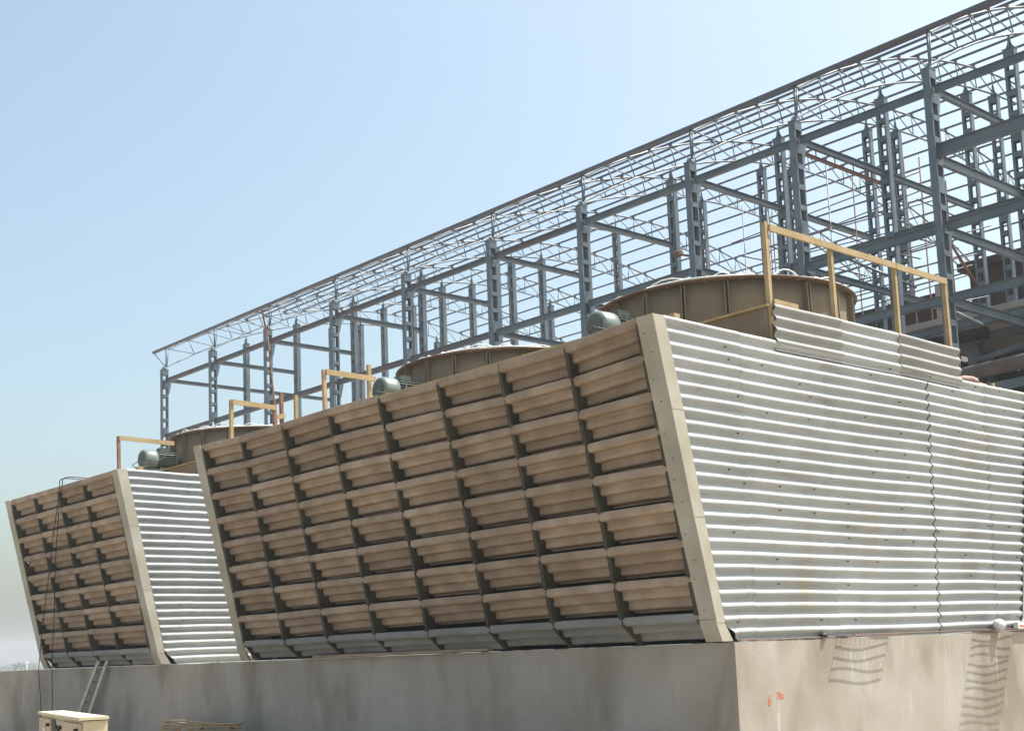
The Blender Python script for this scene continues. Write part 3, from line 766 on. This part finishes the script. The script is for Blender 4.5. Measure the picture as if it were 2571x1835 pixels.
# gusset plates where beams meet the front columns
for y in YS[:-1]:
    for z in ((14.62, 11.7) if y > 13 else (14.62, 10.7)):
        m = MB(); m.prism([(20.192, z + .12), (20.192, z - .5), (20.22, z - .5), (20.36, z + .12)], 'y', y - .10, y - .09); fixn(m.build('gusset', M_steel, HALL))

# thin wooden pole leaning on the front row
m = MB(); m.path([(19.6, 42.30, 16.3), (19.6, 41.75, 14.6), (19.6, 41.45, 12.6), (19.6, 41.1, 10.5), (19.6, 40.9, GZ)], .045, 6)
tag(m.build('bamboo_pole', M_wood_dark), 'thin brown pole leaning against the third front column from the left', 'pole')
# rusty pulley and chain on an inner column
m = MB(); m.tube((24.7, 21.35, 14.45), (24.7, 21.05, 14.45), .13, 12); m.path([(24.7, 21.1, 14.4), (24.6, 20.6, 14.2), (24.5, 20.2, 14.25), (24.4, 19.7, 14.2)], .05, 6)
tag(m.build('rusty_winch', M_rust), 'rusty winch fixed to an inner column beside the nearest fan stack', 'winch')

# ------------------------------------------------------------------ scaffold behind the hall
SC = empty('scaffold', (30.0, 18.0, GZ), 'thin scaffold poles and planks inside the right part of the hall', 'scaffold')
q = random.Random(12)
for x in (27.6, 29.2):
    for y in (20.3, 18.9, 16.4, 14.2, 12.7):
        m = MB(); m.tube((x, y, GZ), (x + q.uniform(-.1, .1), y, 15.2 + q.uniform(0, 2.2)), .025, 6); m.build('upright', M_rust if q.random() < .6 else M_steel_red, SC)
    for z in (9.0, 9.8, 10.6, 11.4, 12.2, 13.0, 13.8, 14.6, 15.4):
        m = MB(); m.tube((x, 12.0 + q.uniform(-.8, .8), z + q.uniform(-.3, .3)), (x, 20.6 + q.uniform(-1, 1), z + q.uniform(-.3, .3)), .022, 6); m.build('ledger', M_steel_red, SC)
for y in (20.3, 18.9, 16.4, 14.2, 12.7):
    for z in (10.1, 13.1, 14.5):
        m = MB(); m.tube((27.2, y, z + .1), (29.7, y, z + .1 + q.uniform(-.2, .2)), .028, 6); m.build('transom', M_steel_red, SC)
for (a, c_) in (((27.5, 22.6, 13.3), (27.7, 18.4, 13.35)), ((28.3, 19.5, 12.15), (28.2, 16.6, 12.25))):
    m = MB(); m.beam(a, c_, .28, .10); m.build('plank', M_rust, SC)

# ------------------------------------------------------------------ buildings and plant at right
BR = empty('brick_building', (41.5, 6.0, GZ), 'dark brown unfinished brick building behind the right end of the hall', 'building')
m = MB(); m.box((36.0, -6, GZ), (48.0, 15.7, 14.3)); m.build('wall', M_brick, BR)
m = MB(); m.box((35.6, -6.3, 14.302), (48.4, 16.0, 14.62)); m.build('roof_slab', M_brick, BR)
m = MB()
for k in range(9):
    m = MB(); m.box((35.97, -5 + k * 2.3, 8.2), (35.999, -4.1 + k * 2.3, 9.6)); m.build('wall_opening', M_dark, BR)
m = MB(); m.box((35.9, -6, 10.6), (35.995, 15.7, 10.95)); m.build('floor_beam', M_conc2, BR)
CS = empty('concrete_structure', (32.5, 16.3, GZ), 'half-built concrete floors with a brown parapet behind the timber guard rail', 'building')
m = MB(); m.box((31.3, 14.6, 10.95), (36.0 - .1, 18.6, 12.45)); m.build('parapet', M_brick, CS)
m = MB(); m.box((31.25, 14.35, 10.9), (31.9, 14.598, 12.75)); m.build('end_pier', M_conc2, CS)
m = MB(); m.box((31.2, 14.3, 9.6), (36.0 - .1, 20.0, 10.88)); m.build('floor_slab', M_conc2, CS)
m = MB(); m.box((33.0, 9.0, GZ), (35.8, 20, 9.58)); m.build('lower_wall', M_brick, CS)
for y in (19.5, 17.0, 14.7):
    m = MB(); m.box((31.3, y - .25, GZ), (31.8, y + .25, 9.59)); m.build('concrete_column', M_conc2, CS)
MC = empty('machinery', (28.0, 8.5, GZ), 'dark jumble of tanks, ducts and beams low at the right edge', 'machinery')
q = random.Random(21)
m = MB(); m.box((31.0, -4, GZ), (33.0, 13.5, 9.6)); m.build('backdrop_box', M_dark, MC)  # near-black box added as dark background behind the machinery
m = MB(); m.box((30.2, 13.6, GZ), (30.6, 20.5, 9.5)); m.build('dark_backdrop', M_dark, MC)  # near-black sheet added for the darkness under the floors
for i in range(34):
    y = q.uniform(2.5, 13.2); z = q.uniform(4.8, 9.4); x = q.uniform(25.6, 30.5); mm = q.choice((M_conc2, M_steel, M_steel, M_pipe, M_dark, M_guard, M_pipe))
    m = MB(); t = q.random()
    if t < .35: m.tube((x, y, z), (x + q.uniform(-1, 1), y + q.uniform(-2, 2), z + q.uniform(-.3, .3)), q.uniform(.08, .25), 12); nm = 'pipe_length'
    elif t < .7: m.beam((x, y, z), (x, y + q.uniform(-2, 2), z + q.uniform(-1.2, 1.2)), .12, .2); nm = 'strut'
    else: m.box((x, y, z), (x + q.uniform(.3, 1.2), y + q.uniform(.2, .9), z + q.uniform(.2, .6))); nm = 'duct'
    m.build(nm, mm, MC)
m = MB(); m.box((25.6, 1.0, 9.75), (35.5, 13.4, 9.95)); m.build('shade_deck', M_conc2, MC)  # deck added to keep the sun off the machinery below
for y in (3.5, 6.0, 9.0, 11.6):
    m = MB(); m.box((28.0, y - .2, GZ), (28.4, y + .2, 9.74)); m.build('support_post', M_steel, MC)
for z in (6.3, 7.9, 9.6):
    m = MB(); m.beam((27.9, 2, z), (27.9, 13.2, z), .2, .28); m.build('support_beam', M_steel, MC)
m = MB(); m.tube((24.0, 1.0, 7.95), (24.0, 10.6, 7.62), .22, 24); tag(m.build('steam_pipe', M_pipe), 'large dark brown pipe running level at the right edge', 'pipe')
PR = empty('pipe_rack', (24.0, 6.0, GZ), 'blue grey beam rack carrying the large brown pipe', 'pipe rack')
m = MB(); m.beam((24.0, 1.0, 7.3), (24.0, 10.6, 7.05), .2, .26); m.build('rack_beam', M_steel, PR)
for y in (2.0, 5.6, 9.8):
    m = MB(); m.box((23.9, y - .1, GZ), (24.1, y + .1, 7.0)); m.build('rack_post', M_steel, PR)
# sacks lying on the deck edge at right
for (x, y, z, s, lab) in ((6.35, .35, 3.72, 1.0, 'left pinkish sack lying on the tower top at right'), (6.85, .40, 3.70, .8, 'right pinkish sack lying on the tower top at right')):
    m = MB(); m.lathe([(0, -.10 * s), (.16 * s, -.09 * s), (.24 * s, -.02 * s), (.22 * s, .05 * s), (.1 * s, .09 * s), (0, .1 * s)], (x, y, z + .02), 'z', 14)
    m.v = [(a + q.uniform(-.012, .012), b_ + q.uniform(-.01, .01), c_ + q.uniform(-.012, .012)) for a, b_, c_ in m.v]
    tag(m.build('sack', M_cloth), lab, 'sack', 'sacks on the tower top')
m = MB(); m.box((7.15, .28, 3.61), (7.21, .34, 3.82)); tag(m.build('timber_stub', M_wood), 'short timber stub on the tower top at the right edge', 'post')

# ------------------------------------------------------------------ far trees and mast
q = random.Random(77); m = MB()
def px_dir(px):  # ground direction of the far left part of the view
    a = math.atan2(_M[2][1] * -1, _M[2][0] * -1); return a
for i in range(46):
    # belt across the far left of the view, about 900 m away
    az = R(62 + i * 0.42 + q.uniform(-.1, .1)); d = q.uniform(480, 700)
    cx, cy = -11.7 + d * math.cos(az), -9.4 + d * math.sin(az)
    h = q.uniform(3.6, 6.2); rw = q.uniform(2.2, 4.2)
    for k in range(220):
        t = q.uniform(0, 2 * math.pi); rr_ = rw * math.sqrt(q.random()); zz = GZ + h * (.25 + .75 * q.random() ** .8 * (1 - .35 * (rr_ / rw) ** 2))
        p = Vector((cx + rr_ * math.cos(t), cy + rr_ * math.sin(t), zz)); s = q.uniform(.35, .8)
        a = Vector((q.gauss(0, 1), q.gauss(0, 1), q.gauss(0, 1))).normalized(); b_ = a.orthogonal().normalized()
        m.add([p, p + a * s, p + b_ * s, p - (a * .4 - b_ * .5) * s], [(0, 1, 2), (0, 2, 3)])
    m.tube((cx, cy, GZ), (cx, cy, GZ + h * .6), .25, 5)
tag(m.build('tree_belt', M_tree), 'hazy line of distant trees beyond the left end of the wall', kind='stuff')
m = MB(); az = R(0); 
MD = Matrix(((_M[0][0], _M[1][0], _M[2][0]), (_M[0][1], _M[1][1], _M[2][1]), (_M[0][2], _M[1][2], _M[2][2])))
mast_dir = (MD @ Vector(((68 - 1287.5) / 3272.9, -(1670 - 1194.7) / 3272.9, -1))); mast_dir.normalize()
p = Vector((-11.755, -9.45, 0)) + Vector((mast_dir.x, mast_dir.y, 0)).normalized() * 420
m.tube((p.x, p.y, GZ), (p.x, p.y, 2.35), .12, 6); m.box((p.x - .5, p.y - .2, 2.3), (p.x + .5, p.y + .2, 2.5))
tag(m.build('lamp_mast', M_white), 'thin white lamp mast in front of the distant trees', 'mast')

# ------------------------------------------------------------------ haze
HZ = bpy.data.materials.new('haze'); HZ.use_nodes = True; n = HZ.node_tree; n.nodes.clear()
pv = n.nodes.new('ShaderNodeVolumePrincipled'); pv.inputs['Color'].default_value = (0.90, 0.95, 1.0, 1); pv.inputs['Density'].default_value = 0.0007
mo = n.nodes.new('ShaderNodeOutputMaterial'); n.links.new(pv.outputs[0], mo.inputs['Volume'])
m = MB(); m.box((-60, -60, GZ - 1), (1100, 1100, 23)); o = m.build('haze', HZ); tag(o, 'thin dusty air over the site', kind='stuff')
